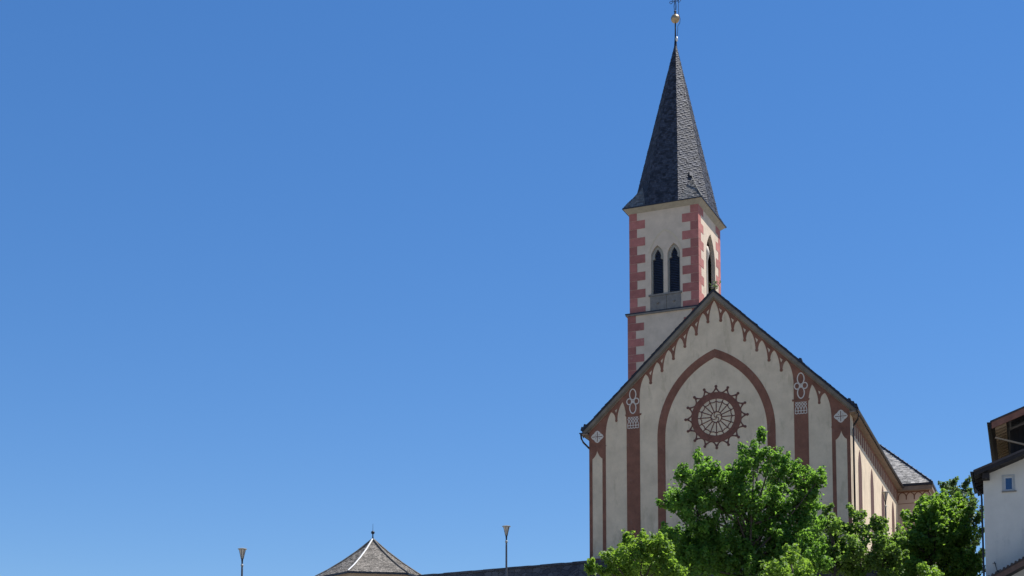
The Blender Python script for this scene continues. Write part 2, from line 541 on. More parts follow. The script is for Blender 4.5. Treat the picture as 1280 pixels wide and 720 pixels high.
# the two tall painted pillars, and the corner pillars with the lancet panel left open
LOW = BASE + 1.2
for s in (-1, 1):
    f = lambda p: (s * p[0], p[1])
    m = MB()
    m.plate([f(p) for p in [(4.142, LOW), (4.88, LOW), (4.88, vz(4.88) - .01), (4.142, vz(4.142) - .01)]], [], .012, fac)
    m.plate([f(p) for p in [(4.07, 20.16), (4.93, 20.16), (4.96, 20.26), (4.04, 20.26)]], [], .022, fac)
    pil = cbuild(m, 'painted_pillar', M['red'])
    m = MB()
    cu = 4.52
    def leaf(cz, a, b):
        return [(cu + a * math.sin(t) * (1 - .12 * abs(math.cos(t)) ** 3), cz + b * math.cos(t)) for t in [2 * math.pi * i / 24 for i in range(24)]]
    for cz, a, b in ((21.33, .175, .30), (20.59, .175, .30)):
        m.ribbon([f(p) for p in leaf(cz, a, b)], .055, .018, fac, True)
    for du in (-.20, .20):
        m.ribbon([f((cu + du + .135 * math.cos(t), 20.95 + .16 * math.sin(t))) for t in [2 * math.pi * i / 18 for i in range(18)]], .055, .018, fac, True)
    m.plate([f((cu + .045 * math.cos(t), 20.95 + .045 * math.sin(t))) for t in [2 * math.pi * i / 10 for i in range(10)]], [], .018, fac)
    cbuild(m, 'quatrefoil_ornament', M['cream_line'], pil)
    m = MB()
    for i in range(5):
        u0 = 4.21 + i * .15
        m.ribbon([f(p) for p in [(u0, 19.48), (u0, 19.72)]], .040, .018, fac)
    for i in range(4):
        u0 = 4.21 + i * .15
        m.ribbon([f((u0 + .075 + .072 * math.cos(t), 19.56 + .085 * math.sin(t))) for t in [2 * math.pi * q / 12 for q in range(12)]], .036, .018, fac, True)
    for i in range(-1, 5):
        u0 = 4.21 + i * .15
        for d in (1, -1):
            a = u0 if d > 0 else u0 + .30
            pts = [(a, 19.70), (a + d * .05, 19.86), (a + d * .15, 19.98), (a + d * .28, 20.10)]
            pts = [p for p in pts if 4.18 <= p[0] <= 4.85]
            if len(pts) > 1: m.ribbon([f(p) for p in pts], .036, .018, fac)
    cbuild(m, 'lattice_ornament', M['cream_line'], pil)
    # corner pillar
    m = MB()
    out = [(6.06, LOW), (6.998, LOW), (6.998, vz(6.998) - .01), (4.885, vz(4.885) - .01), (4.885, 19.9)]
    out += bez((4.885, 19.9), (4.90, 20.6), (5.10, 20.97)) + bez((5.10, 20.97), (5.33, 20.65), (5.385, 20.2))[1:]
    out += [(5.40, 20.05), (5.375, 19.98), (5.41, 19.90), (5.49, 19.90), (5.525, 19.98), (5.50, 20.05)]
    out += bez((5.515, 20.15), (5.56, 20.4), (5.75, 20.46)) + bez((5.75, 20.46), (6.02, 20.05), (6.06, 19.25))[1:]
    hole = [(6.25, LOW + .5), (6.82, LOW + .5), (6.82, 17.95)] + bez((6.82, 17.95), (6.62, 18.08), (6.54, 18.40), 5)[1:] + bez((6.54, 18.40), (6.46, 18.08), (6.25, 17.95), 5)[1:]
    hole2 = [(5.40, 20.62), (5.46, 20.40), (5.53, 20.54)]
    m.plate([f(p) for p in out], [[f(p) for p in hole], [f(p) for p in hole2]], .012, fac)
    m.plate([f(p) for p in [(6.03, 18.62), (6.998, 18.62), (6.998, 18.66), (6.03, 18.66)]], [], .02, fac)
    cp = cbuild(m, 'corner_pillar', M['red'])
    m = MB()
    dia = []
    for i, (p, q) in enumerate([((0, .34), (.35, 0)), ((.35, 0), (0, -.34)), ((0, -.34), (-.35, 0)), ((-.35, 0), (0, .34))]):
        for k in range(8):
            t = k / 8
            bulge = .028 * abs(math.sin(2 * math.pi * t)) + .012 * math.sin(math.pi * t)
            mx_, mz_ = p[0] + (q[0] - p[0]) * t, p[1] + (q[1] - p[1]) * t
            l_ = math.hypot(mx_, mz_)
            dia.append((6.53 + mx_ * (1 + bulge / l_), 19.17 + mz_ * (1 + bulge / l_)))
    m.plate([f(p) for p in dia], [], .018, fac)
    dm = cbuild(m, 'diamond_ornament', M['cream_line'], cp)
    dm_m = MB()
    for a, b in (((6.24, 19.17), (6.82, 19.17)), ((6.53, 18.90), (6.53, 19.44))):
        dm_m.ribbon([f(a), f(b)], .035, .024, fac)
    for du in (-.11, .11):
        for dzz in (-.10, .10):
            dm_m.plate([f((6.53 + du + .022 * math.cos(t), 19.17 + dzz + .022 * math.sin(t))) for t in [2 * math.pi * q / 8 for q in range(8)]], [], .024, fac)
    cbuild(dm_m, 'diamond_cross', M['dark_red'], cp)

# big pointed arch band
def ogive(rad, z0=18.8, c=1.724, lo=LOW, n=24):
    a_end = math.degrees(math.acos(c / rad))
    right = [(-c + rad * math.cos(R(a_end * i / n)), z0 + rad * math.sin(R(a_end * i / n))) for i in range(n + 1)]
    left = [(-u, z) for u, z in right[::-1]][1:]
    return right, left
ro, lo_ = ogive(4.894); ri, li = ogive(4.464)
outer = [(ro[0][0], LOW)] + ro + lo_ + [(lo_[-1][0], LOW)]
inner = [(ri[0][0], LOW)] + ri + li + [(li[-1][0], LOW)]
m = MB(); m.plate(outer + inner[::-1], [], .014, fac)
cbuild(m, 'pointed_arch_band', M['red'])

# rose
RU, RZ = .045, 19.69
pol = lambda r, a: (RU + r * math.cos(R(a)), RZ + r * math.sin(R(a)))
m = MB()
m.plate([pol(1.35, a) for a in range(0, 360, 6)], [[pol(.99, a) for a in range(0, 360, 6)]], .016, fac)
rose = cbuild(m, 'rose_window', M['rose_red'])
m = MB()
for k in range(16):
    a = k * 22.5 + 0
    # concave web between two spikes
    p0, p1 = pol(1.62, a), pol(1.62, a + 22.5)
    mid = pol(1.06, a + 11.25)
    m.ribbon(bez(p0, mid, p1, 10), .07, .014, fac)
    m.ribbon([pol(1.46, a), pol(1.66, a)], .095, .015, fac)
    m.plate([(pol(1.66, a)[0] + .075 * math.cos(t), pol(1.66, a)[1] + .075 * math.sin(t)) for t in [2 * math.pi * q / 10 for q in range(10)]], [], .016, fac)
cbuild(m, 'spike_crown', M['dark_red'], rose)
for k in range(16):
    a = k * 22.5
    m = MB(); m.ribbon([pol(.29, a), pol(.85, a)], .050, .014, fac)
    cbuild(m, 'spoke', M['dark_red'], rose)
m = MB()
for k in range(16):
    a = k * 22.5
    m.ribbon(bez(pol(1.03, a), pol(.93, a), pol(.86, a), 3) , .05, .015, fac)
    m.ribbon([pol(.86 - .06 * math.sin(math.pi * i / 6), a + 22.5 * i / 6) for i in range(7)], .045, .015, fac)
cbuild(m, 'scalloped_ring', M['dark_red'], rose)
m = MB()
m.ribbon([pol(.29, a) for a in range(0, 360, 15)], .05, .016, fac, True)
for a in (0, 90, 180, 270):
    m.ribbon([pol(.29 * i / 8, a + 110 * (1 - i / 8)) for i in range(9)], .035, .018, fac)
cbuild(m, 'hub', M['dark_red'], rose)

# side wall: lancets, stripes of the eave frieze, corner strip
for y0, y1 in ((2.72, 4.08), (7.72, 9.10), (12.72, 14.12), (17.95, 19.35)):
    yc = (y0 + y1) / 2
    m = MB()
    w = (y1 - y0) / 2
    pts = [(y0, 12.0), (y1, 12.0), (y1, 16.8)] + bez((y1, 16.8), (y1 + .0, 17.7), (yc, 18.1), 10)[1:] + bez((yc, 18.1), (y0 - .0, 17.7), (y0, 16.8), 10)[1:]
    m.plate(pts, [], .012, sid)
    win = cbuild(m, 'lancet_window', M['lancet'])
m = MB()
y = 1.15
while y < LEN - .1:
    m.plate([(y, 18.45), (y + .40, 18.45), (y + .40, 19.27), (y, 19.27)], [], .03, sid)
    y += .80
m.plate([(1.0, 19.12), (LEN - .02, 19.12), (LEN - .02, 19.27), (1.0, 19.27)], [], .022, sid)
cbuild(m, 'eave_frieze', M['red'])

# transept with its hipped roof, on the sunlit side
TX, TY0, TY1, SL = 2.0, LEN, LEN + 8.0, .95
m = MB()
pr = [(-7, TY0), (TX, TY0), (TX, TY1), (-7, TY1)]
m.add([(x, y, BASE - 1.5) for x, y in pr] + [(x, y, 19.45) for x, y in pr], [(0, 1, 5, 4), (1, 2, 6, 5), (2, 3, 7, 6)])
tw_ = cbuild(m, 'transept_wall', M['bounce_plaster'])
tr = lambda u, z, t: (u, TY0 - t, z)
m = MB()
m.plate([(.02, 19.12), (1.98, 19.12), (1.98, 19.2), (.02, 19.2)], [], .014, tr)
for k in range(4):
    a = .05 + k * .5
    m.ribbon(bez((a, 18.85), (a + .04, 19.08), (a + .25, 19.13), 6), .06, .014, tr)
    m.ribbon(bez((a + .25, 19.13), (a + .46, 19.08), (a + .5, 18.85), 6), .06, .014, tr)
    m.ribbon([(a, 18.66), (a, 18.9)], .075, .015, tr)
m.ribbon([(.02, 18.40), (1.98, 18.44)], .035, .014, tr)
cbuild(m, 'transept_frieze', M['red'], tw_)
o = .40
ex, ey0, ey1, ez_ = TX + .2, TY0 - .40, TY1 + .40, 19.60
hz = (ey1 - ey0) / 2
pts = [(-6.9, ey0, ez_), (ex, ey0, ez_), (ex, ey1, ez_), (-6.9, ey1, ez_), (ex - hz, ey0 + hz, ez_ + SL * hz), (-6.9, ey0 + hz, ez_ + SL * hz)]
m = MB()
m.add(pts, [(0, 1, 4, 5), (1, 2, 4), (2, 3, 5, 4)])
trf = cbuild(m, 'transept_roof', M['slate_under'])
m = MB()
vv = Vector((0, 1, SL)).normalized(); sl_ = hz * math.sqrt(1 + SL * SL); cs = 1 / math.sqrt(1 + SL * SL)
shingle_face(m, (.5, ey0, ez_ + .01), (1, 0, 0), vv, lambda z: -1.5 - z * cs, lambda z: ex - .5 - z * cs, sl_, .15, .24, .02)
shingle_face(m, (ex, ey0, ez_ + .01), (0, 1, 0), Vector((-1, 0, SL)).normalized(), lambda z: z * cs, lambda z: (ey1 - ey0) - z * cs, sl_, .2, .28, .02)
cbuild(m, 'shingle', M['shingle_pale'], trf)
m = MB()
m.tube([(ex + .02, ey0 - .02, ez_ + .04), (ex - hz, ey0 + hz, ez_ + SL * hz + .06)], .055, 6)
for i in range(14):
    t = hz * (i + .3) / 14
    m.box((ex - t - .05, ey0 + t - .05, ez_ + SL * t + .05), (ex - t + .05, ey0 + t + .05, ez_ + SL * t + .12))
cbuild(m, 'hip_cap', M['dark_metal'], trf)
m = MB()
m.box((-.04, ey0 - .05, ez_ - .12), (ex + .05, ey0 - .001, ez_ + .03))
m.box((ex + .001, ey0, ez_ - .12), (ex + .06, ey1, ez_ + .03))
cbuild(m, 'eave_gutter', M['gutter'], trf)
m = MB()
m.box((.0, ey0, 19.20), (ex, TY0 - .002, 19.46)); m.box((TX + .002, TY0 - .001, 19.20), (ex, ey1, 19.46))
cbuild(m, 'eave_soffit', M['soffit_wood'], tw_)

# ------------------------------------------------------------------ tower
THT = .41
SW, SD = 4.9, 5.45
# tower coordinates: x -2.45..2.45 across its front, y 0 at the front face
cx_, cy_ = -12.53, 20.0
dth = THT - TH
ox = cx_ - SW / 2 * math.cos(dth); oy = cy_ + SW / 2 * math.sin(dth)
def tower_part(m, name, material, parent=None, **k):
    ob = m.build(name, material, parent or church, dz=BASE, **k)
    if parent is None:
        ob.location = (ox, oy, 0); ob.rotation_euler = (0, 0, -dth)
    return ob
h = SW / 2
tfr = lambda u, z, t: (u, -t, z)
trt = lambda u, z, t: (h + t, SD / 2 + u, z)
CRS = 32.42
m = MB()
# belfry stage with a deep opening on the sunlit side, plain below
def wall_ring(m, x0, x1, y0, y1, z0, z1, faces='fbrl'):
    p = [(x0, y0, z0), (x1, y0, z0), (x1, y1, z0), (x0, y1, z0), (x0, y0, z1), (x1, y0, z1), (x1, y1, z1), (x0, y1, z1)]
    fs = {'f': (0, 1, 5, 4), 'r': (1, 2, 6, 5), 'b': (2, 3, 7, 6), 'l': (3, 0, 4, 7)}
    m.add(p, [fs[q] for q in faces])
wall_ring(m, -h - .12, h + .12, -.12, SD + .12, BASE - 1.5, CRS)
m.add([(-h - .12, -.12, CRS), (h + .12, -.12, CRS), (h + .12, SD + .12, CRS), (-h - .12, SD + .12, CRS)], [(0, 1, 2, 3)])
wall_ring(m, -h, h, 0, SD, CRS, 40.0, 'bl')
def pointed(c, hw, z0, zs, za, n=8):
    return [(c - hw, z0), (c + hw, z0), (c + hw, zs)] + bez((c + hw, zs), (c + hw * .92, zs + (za - zs) * .62), (c, za), n)[1:] + bez((c, za), (c - hw * .92, zs + (za - zs) * .62), (c - hw, zs), n)[1:]
ZSILL = 33.62
openL = pointed(-.46, .45, ZSILL + .06, 36.35, 37.10)
openR = pointed(.71, .45, ZSILL + .06, 36.35, 37.10)
rect = [(-h, CRS), (h, CRS), (h, 40.0), (-h, 40.0)]
def pierced(m, rect, holes, to, depth):
    loops = [[Vector((a, b, 0)) for a, b in l] for l in [rect, *holes]]
    flat = [p for l in loops for p in l]
    fr = []
    for tri in tessellate_polygon(loops):
        a, b, c = (flat[i] for i in tri)
        if (b - a).cross(c - a).z < 0: tri = (tri[0], tri[2], tri[1])
        fr.append(tuple(tri))
    m.add([to(p.x, p.y, 0) for p in flat], fr)
    for l in holes:
        n = len(l)
        m.add([to(a, b, 0) for a, b in l] + [to(a, b, -depth) for a, b in l], [(i, (i + 1) % n, n + (i + 1) % n, n + i) for i in range(n)])
pierced(m, rect, [openL, openR], tfr, .45)
sop = pointed(.22, 1.12, 33.0, 36.6, 38.45)
pierced(m, [(-SD / 2, CRS), (SD / 2, CRS), (SD / 2, 40.0), (-SD / 2, 40.0)], [sop], trt, .28)
tower = tower_part(m, 'tower_wall', M['tower_plaster'])
# near black box standing in for the unlit belfry inside
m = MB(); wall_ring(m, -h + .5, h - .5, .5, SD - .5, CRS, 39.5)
tower_part(m, 'belfry_shade_box', M['dark'], tower)
# belfry windows: trefoil frame and louvres
for c in (-.46, .71):
    m = MB()
    pts = pointed(c, .448, ZSILL + .06, 36.35, 37.098)
    ins = [(c - .36, ZSILL + .07), (c + .36, ZSILL + .07), (c + .36, 36.12), (c + .20, 36.20), (c + .235, 36.40), (c + .17, 36.60), (c + .0, 36.86), (c - .17, 36.60), (c - .235, 36.40), (c - .20, 36.20), (c - .36, 36.12)]
    loops = (lambda u, z, t: (u, .14 - t, z))
    m.plate(pts, [ins], .0, loops)
    m.add([loops(a, b, 0) for a, b in ins] + [loops(a, b, -.2) for a, b in ins], [(i, (i + 1) % len(ins), len(ins) + (i + 1) % len(ins), len(ins) + i) for i in range(len(ins))])
    tower_part(m, 'window_tracery', M['tracery'], tower)
    m = MB()
    z = ZSILL + .1
    while z < 36.9:
        m.add([(c - .43, .22, z), (c + .43, .22, z), (c + .43, .38, z + .15), (c - .43, .38, z + .15), (c - .43, .22, z + .022), (c + .43, .22, z + .022)], [(0, 1, 2, 3), (0, 4, 5, 1), (4, 3, 2, 5)])
        z += .118
    tower_part(m, 'louvre', M['louvre'], tower)
m = MB()
m.ribbon(bez((-1.02, 36.6), (-.78, 37.75), (.10, 38.12), 10) + bez((.10, 38.12), (1.0, 37.75), (1.22, 36.6), 10)[1:], .10, .016, tfr)
tower_part(m, 'relief_arch', mat('faint ochre line', (.56, .46, .32), .9, .08, 3, .2), tower)
m = MB()
m.box((-1.08, -.10, ZSILL - .07), (1.26, .05, ZSILL + .05)); tower_part(m, 'window_sill', M['sill'], tower)
m = MB()
m.box((-.98, -.05, CRS + .02), (.17, -.001, ZSILL - .075)); m.box((.20, -.05, CRS + .02), (1.18, -.001, ZSILL - .075))
for c in (-.42, .72):
    m.lathe([(0, .07), (.05, .055), (.085, .02), (.085, -.02), (.05, -.055), (0, -.07)], 10, (c, -.07, 33.05))
tower_part(m, 'sill_panel', M['sill'], tower)
# biforate window of the sunlit face: slim column with capital, dark louvre behind
m = MB()
m.lathe([(.13, 0), (.10, .12), (.085, .2), (.085, 3.3), (.10, 3.36), (.12, 3.44), (.19, 3.7), (.21, 3.76), (.21, 3.95), (.12, 4.3), (.0, 4.4)], 12, (h - .07, SD / 2 - .56, 33.0))
tower_part(m, 'window_column', M['bright_stone'], tower, smooth=True)
m = MB()
z = 33.05
while z < 38.2:
    m.add([(h - .30, SD / 2 - .95, z), (h - .30, SD / 2 + 1.4, z), (h - .42, SD / 2 + 1.4, z + .15), (h - .42, SD / 2 - .95, z + .15)], [(0, 1, 2, 3)])
    z += .12
tower_part(m, 'louvre', M['louvre'], tower)
# quoins
def quoin(m, corner, w_f, w_s, z0, z1, g=.012, off=0.0, long_f=True):
    sx = corner
    hx = h + off
    a = sx * hx
    m.box((min(a + sx * g, a - sx * w_f), -off - g, z0), (max(a + sx * g, a - sx * w_f), -off - .0005, z1))
    b = [(sx * (hx + .0005)), sx * (hx + g)]
    m.box((min(b), -off, z0), (max(b), -off + w_s, z1))
def rows(n, top, hh): return [(top - (i + 1) * hh, top - i * hh) for i in range(n)]
for sx in (-1, 1):
    m = MB()
    for i, (z0, z1) in enumerate([(39.03, 39.63)] + [(39.03 - .606 * (k + 1), 39.03 - .606 * k) for k in range(11)]):
        if z0 < CRS: z0 = CRS + .01
        lng = i % 2 == 1
        quoin(m, sx, 1.13 if lng else .55, .62 if lng else 1.22, z0 + .008, z1 - .008)
    for k in range(9):
        z1 = 32.34 - .545 * k; z0 = z1 - .545
        lng = k % 2 == 1
        quoin(m, sx, 1.16 if lng else .58, .6 if lng else 1.2, z0 + .008, z1 - .008, off=.12)
    tower_part(m, 'corner_quoins', M['quoin'], tower)
m = MB()
for i in range(12):
    z1 = 39.63 - .606 * i; z0 = z1 - .59
    if z0 < CRS: continue
    w = .55 if i % 2 else 1.15
    m.box((h + .0005, SD - w, z0), (h + .012, SD, z1))
tower_part(m, 'corner_quoins', M['quoin'], tower)
m = MB()
m.box((-h - .24, -.24, CRS - .10), (h + .24, SD + .24, CRS - .005))
tower_part(m, 'string_course', M['sill'], tower)
m = MB()
m.add([(-h - .27, -.27, CRS), (h + .27, -.27, CRS), (h + .27, SD + .27, CRS), (-h - .27, SD + .27, CRS), (-h - .0, -.0, CRS + .14), (h, 0, CRS + .14), (h, SD, CRS + .14), (-h, SD, CRS + .14), (-h - .27, -.27, CRS + .07), (h + .27, -.27, CRS + .07), (h + .27, SD + .27, CRS + .07), (-h - .27, SD + .27, CRS + .07)],
      [(8, 9, 5, 4), (9, 10, 6, 5), (10, 11, 7, 6), (11, 8, 4, 7), (0, 1, 9, 8), (1, 2, 10, 9), (2, 3, 11, 10), (3, 0, 8, 11), (3, 2, 1, 0)])
tower_part(m, 'course_flashing', M['dark_metal'], tower)
# little weed growing in the window
# eaves: soffit cornice and spire
EO = .36
m = MB()
a, b = h + .005, h + EO
z0, z1 = 39.55, 39.88
ring0 = [(-a, -.005, z0), (a, -.005, z0), (a, SD + .005, z0), (-a, SD + .005, z0)]
ring1 = [(-b, -EO, z1), (b, -EO, z1), (b, SD + EO, z1), (-b, SD + EO, z1)]
m.add(ring0 + ring1, [(0, 1, 5, 4), (1, 2, 6, 5), (2, 3, 7, 6), (3, 0, 4, 7)])
tower_part(m, 'eave_cornice', mat('grey eave boards', (.33, .29, .22), .85, .15, 3, .2), tower)

SPZ0, SPZ1 = 39.90, 52.75
spx, spy = .12, SD / 2 + .10
ax_, ay_ = h + EO, SD / 2 + EO
# octagon sides lean to the eaves; small pyramids fill the four corners
k8 = math.tan(math.pi / 8)
def oct_pt(i, z):
    t = (SPZ1 - z) / (SPZ1 - SPZ0)
    q = [(-k8, -1), (k8, -1), (1, -k8), (1, k8), (k8, 1), (-k8, 1), (-1, k8), (-1, -k8)][i % 8]
    # centre drifts from the middle of the tower to the foot of the finial
    return Vector((q[0] * ax_ * t + spx * (1 - t), q[1] * ay_ * t + SD / 2 + (spy - SD / 2) * (1 - t), z))
m = MB()
base = [oct_pt(i, SPZ0) for i in range(8)]; top = Vector((spx, spy, SPZ1))
m.add(base + [top], [(i, (i + 1) % 8, 8) for i in range(8)])
corners = [Vector((sx * ax_, SD / 2 + sy * ay_, SPZ0)) for sx, sy in ((1, -1), (1, 1), (-1, 1), (-1, -1))]
ZB = 41.65
broaches = []
for ci, i in zip(corners, (1, 3, 5, 7)):
    va, vb = base[i], base[(i + 1) % 8]
    mt = (oct_pt(i, ZB) + oct_pt(i + 1, ZB)) / 2
    out = (ci - (va + vb) / 2); out.z = 0; out.normalize()
    mt = mt + out * .02
    m.add([va, ci, vb, mt], [(0, 1, 3), (1, 2, 3)])
    broaches += [(va, ci, mt), (ci, vb, mt)]
m.add([(-ax_, -EO, SPZ0 - .03), (ax_, -EO, SPZ0 - .03), (ax_, SD + EO, SPZ0 - .03), (-ax_, SD + EO, SPZ0 - .03)], [(3, 2, 1, 0)])
spire = tower_part(m, 'spire', M['slate_under'])
m = MB()
def shingle_tri(m, a, b, c, row, wid, lift=.02):
    a, b, c = Vector(a), Vector(b), Vector(c)
    u = (b - a).normalized(); nn = u.cross(c - a).normalized(); v = nn.cross(u).normalized()
    H = (c - a).dot(v); cu = (c - a).dot(u); L = (b - a).length
    shingle_face(m, a, u, v, lambda z: cu * z / H, lambda z: L + (cu - L) * z / H, H, row, wid, lift)
rs = random.Random(3)
for i in range(8):
    shingle_tri(m, base[i], base[(i + 1) % 8], top, .15, .17, .024)
tower_part(m, 'slate_covering', M['slate'], spire)
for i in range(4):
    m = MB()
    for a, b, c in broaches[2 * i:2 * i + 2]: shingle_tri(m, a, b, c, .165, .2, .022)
    tower_part(m, 'broach', M['slate_lit'], spire)
m = MB()
e = SPZ0
for p, q in zip(corners, corners[1:] + corners[:1]):
    m.bar(p + Vector((0, 0, -.02)), q + Vector((0, 0, -.02)), .06, .07)
tower_part(m, 'eave_strip', M['dark_metal'], spire)
# small hatch in the lit slope
pm = (oct_pt(1, 41.95) + oct_pt(2, 41.95)) / 2
od = Vector((1, -1, 0)).normalized(); sd_ = Vector((1, 1, 0)).normalized()
m = MB()
q = pm + od * .02
for dx, dz in ((-.17, 0),):
    pass
m.add([q - sd_ * .13 + od * .10, q + sd_ * .13 + od * .10, q + sd_ * .11 + Vector((0, 0, .34)), q - sd_ * .11 + Vector((0, 0, .34)), q - sd_ * .13 - od * .3, q + sd_ * .13 - od * .3, q + sd_ * .11 - od * .3 + Vector((0, 0, .34)), q - sd_ * .11 - od * .3 + Vector((0, 0, .34))],
      [(0, 1, 2, 3), (1, 5, 6, 2), (4, 0, 3, 7), (3, 2, 6, 7)])
tower_part(m, 'roof_hatch', M['dark_metal'], spire)
m = MB()
mt = (oct_pt(1, ZB) + oct_pt(2, ZB)) / 2
m.tube([mt + od * .1 + Vector((0, 0, .3)), mt * .5 + corners[0] * .5 + od * .06 + Vector((0, 0, .06)), corners[0] + Vector((0, 0, .06))], .026, 6)
tower_part(m, 'hip_flashing', M['tracery'], spire)
# finial: lead cap, pole, gilded ball, wrought cross, lightning rod
m = MB()
m.lathe([(.13, 52.2), (.10, 52.55), (.075, 52.9), (.06, 53.1)], 10, (spx, spy, 0)); m.lathe([(.062, 53.05), (.05, 53.6), (.045, 54.4), (.0, 54.45)], 8, (spx, spy, 0))
tower_part(m, 'finial_pole', M['iron'], spire, smooth=True)
m = MB(); m.lathe([(.0, 52.75), (.07, 52.8), (.09, 52.95), (.06, 53.1), (0, 53.14)], 10, (spx + .10, spy - .03, 0)); tower_part(m, 'lead_cap', M['lead'], spire, smooth=True)
m = MB()
m.lathe([(.31 * math.sin(R(a)), 54.48 - .32 * math.cos(R(a))) for a in range(0, 181, 10)], 28, (spx, spy, 0))
tower_part(m, 'finial_ball', M['gold'], spire, smooth=True)
m = MB()
m.lathe([(.05, 54.78), (.09, 54.85), (.05, 54.92), (.10, 55.0), (.04, 55.08), (0, 55.1)], 10, (spx, spy, 0))
X = lambda u, z: (spx + u, spy, z)
m.tube([X(0, 55.0), X(0, 57.1)], .028, 6)
m.tube([X(-.62, 56.25), X(.62, 56.25)], .028, 6)
for s in (-1, 1):
    m.tube([X(s * (.30 + .13 * math.cos(R(a)) * (1 - a / 700)), 55.72 + .13 * math.sin(R(a)) * (1 - a / 700)) for a in range(0, 400, 25)], .018, 5)
    m.tube([X(s * (.12 + .10 * math.cos(R(a))), 55.85 + .10 * math.sin(R(a))) for a in range(0, 361, 30)], .02, 5)
    m.tube([X(s * .06, 55.1), X(s * .10, 55.4), X(s * .05, 55.7), X(s * .2, 56.0), X(s * .45, 56.0)], .016, 5)
    m.tube([X(s * (.62 + .06 * math.cos(R(a))), 56.25 + .06 * math.sin(R(a))) for a in range(0, 361, 40)], .02, 5)
tower_part(m, 'wrought_cross', M['iron'], spire)
m = MB()
m.tube([X(.12, 53.0), X(.17, 53.6), X(.18, 53.9), X(.33, 54.1), X(.36, 54.4), X(.24, 54.85), X(.24, 56.6)], .018, 5)
tower_part(m, 'lightning_rod', M['iron'], spire)

# ------------------------------------------------------------------ terrace wall left of the church
def stone_wall(name, label, a, b, za, zb, thick, depth, material, seed):
    """rubble wall from a to b (top heights above the eye) with a coping of separate stones"""
    rnd = random.Random(seed)
    a = Vector((a[0], a[1], 0)); b = Vector((b[0], b[1], 0))
    L = (b - a).length
    t = thing(name, label, 'wall', (a.x, a.y, EYE + za - depth), math.atan2(b.y - a.y, b.x - a.x))
    m = MB(); n = int(L / .35)
    v = []; f = []
    for i in range(n + 1):
        x = L * i / n; z = depth + (zb - za) * i / n - .14
        for y in (0, thick):
            j = rnd.uniform(-.02, .02)
            v += [(x, y + j, -1.5), (x, y + j, z + rnd.uniform(-.02, .01))]
    for i in range(n):
        k = 4 * i
        f += [(k, k + 4, k + 5, k + 1), (k + 3, k + 7, k + 6, k + 2), (k + 1, k + 5, k + 7, k + 3)]
    f += [(0, 1, 3, 2), (4 * n, 4 * n + 2, 4 * n + 3, 4 * n + 1)]
    m.add(v, f); m.build('wall_body', material, t)
    m = MB(); x = 0
    while x < L:
        w = min(rnd.uniform(.45, .95), L - x + .01)
        z = depth + (zb - za) * x / L; z2 = depth + (zb - za) * (x + w) / L
        y0, y1 = -.06 + rnd.uniform(-.02, .02), thick + .06
        d = rnd.uniform(-.012, .015)
        p = [(x, y0, z - .145), (x + w - .015, y0, z2 - .145), (x + w - .015, y1, z2 - .145), (x, y1, z - .145),
             (x, y0 + .02, z - .03 + d), (x + w - .015, y0 + .02, z2 - .03 + d), (x + w - .02, thick / 2, z2 + d), (x + .01, thick / 2, z + d), (x, y1 - .02, z - .03 + d), (x + w - .015, y1 - .02, z2 - .03 + d)]
        m.add(p, [(0, 1, 5, 4), (4, 5, 6, 7), (7, 6, 9, 8), (8, 9, 2, 3), (0, 4, 7, 8, 3), (1, 2, 9, 6, 5), (3, 2, 1, 0)])
        x += w
    m.build('coping', M['coping'], t)
    return t
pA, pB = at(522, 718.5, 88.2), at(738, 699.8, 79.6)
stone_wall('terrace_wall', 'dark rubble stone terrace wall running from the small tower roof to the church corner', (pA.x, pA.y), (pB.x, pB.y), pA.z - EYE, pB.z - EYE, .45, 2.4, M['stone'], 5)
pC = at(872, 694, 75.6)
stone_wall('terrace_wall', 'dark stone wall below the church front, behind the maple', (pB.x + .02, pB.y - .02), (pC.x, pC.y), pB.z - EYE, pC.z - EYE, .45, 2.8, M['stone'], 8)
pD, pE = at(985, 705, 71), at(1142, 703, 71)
stone_wall('terrace_wall', 'dark grey stone wall behind the row of small trees', (pD.x, pD.y), (pE.x, pE.y), pD.z - EYE, pE.z - EYE, .5, 3.4, M['dark_stone'], 9)

# ------------------------------------------------------------------ small hexagonal tower at the lower left
px_, py_ = at(466, 675, 92).x, 92.0
zt = at(466, 675, 92).z - EYE
Rh = 3.50; d0 = 11.3
zeave = 12.93
pb = 10.4
pav = thing('hexagonal_tower', 'low hexagonal building whose pointed grey shingle roof rises at bottom left', 'building', (px_, py_, EYE + pb), 0)
def hp(i, r, z):
    a = R(-90 - 30 + d0 + 60 * i)
    return Vector((r * math.cos(a), r * math.sin(a), z))
m = MB()
m.add([hp(i, Rh - .45, pb - 1.5) for i in range(6)] + [hp(i, Rh - .45, zeave) for i in range(6)], [(i, (i + 1) % 6, 6 + (i + 1) % 6, 6 + i) for i in range(6)])
m.build('wall', M['pavilion_wall'], pav, dz=pb)
m = MB()
rings = [(Rh, zeave), (Rh * .78, zeave + .42), (Rh * .52, zeave + 1.0), (Rh * .26, zeave + 1.66), (.03, zt)]
v = [hp(i, r, z) for r, z in rings for i in range(6)]
f = [(j * 6 + i, j * 6 + (i + 1) % 6, (j + 1) * 6 + (i + 1) % 6, (j + 1) * 6 + i) for j in range(4) for i in range(6)]
f.append(tuple(range(5, -1, -1)))
m.add(v, f)
prf = m.build('roof', M['slate_under'], pav, dz=pb)
m = MB()
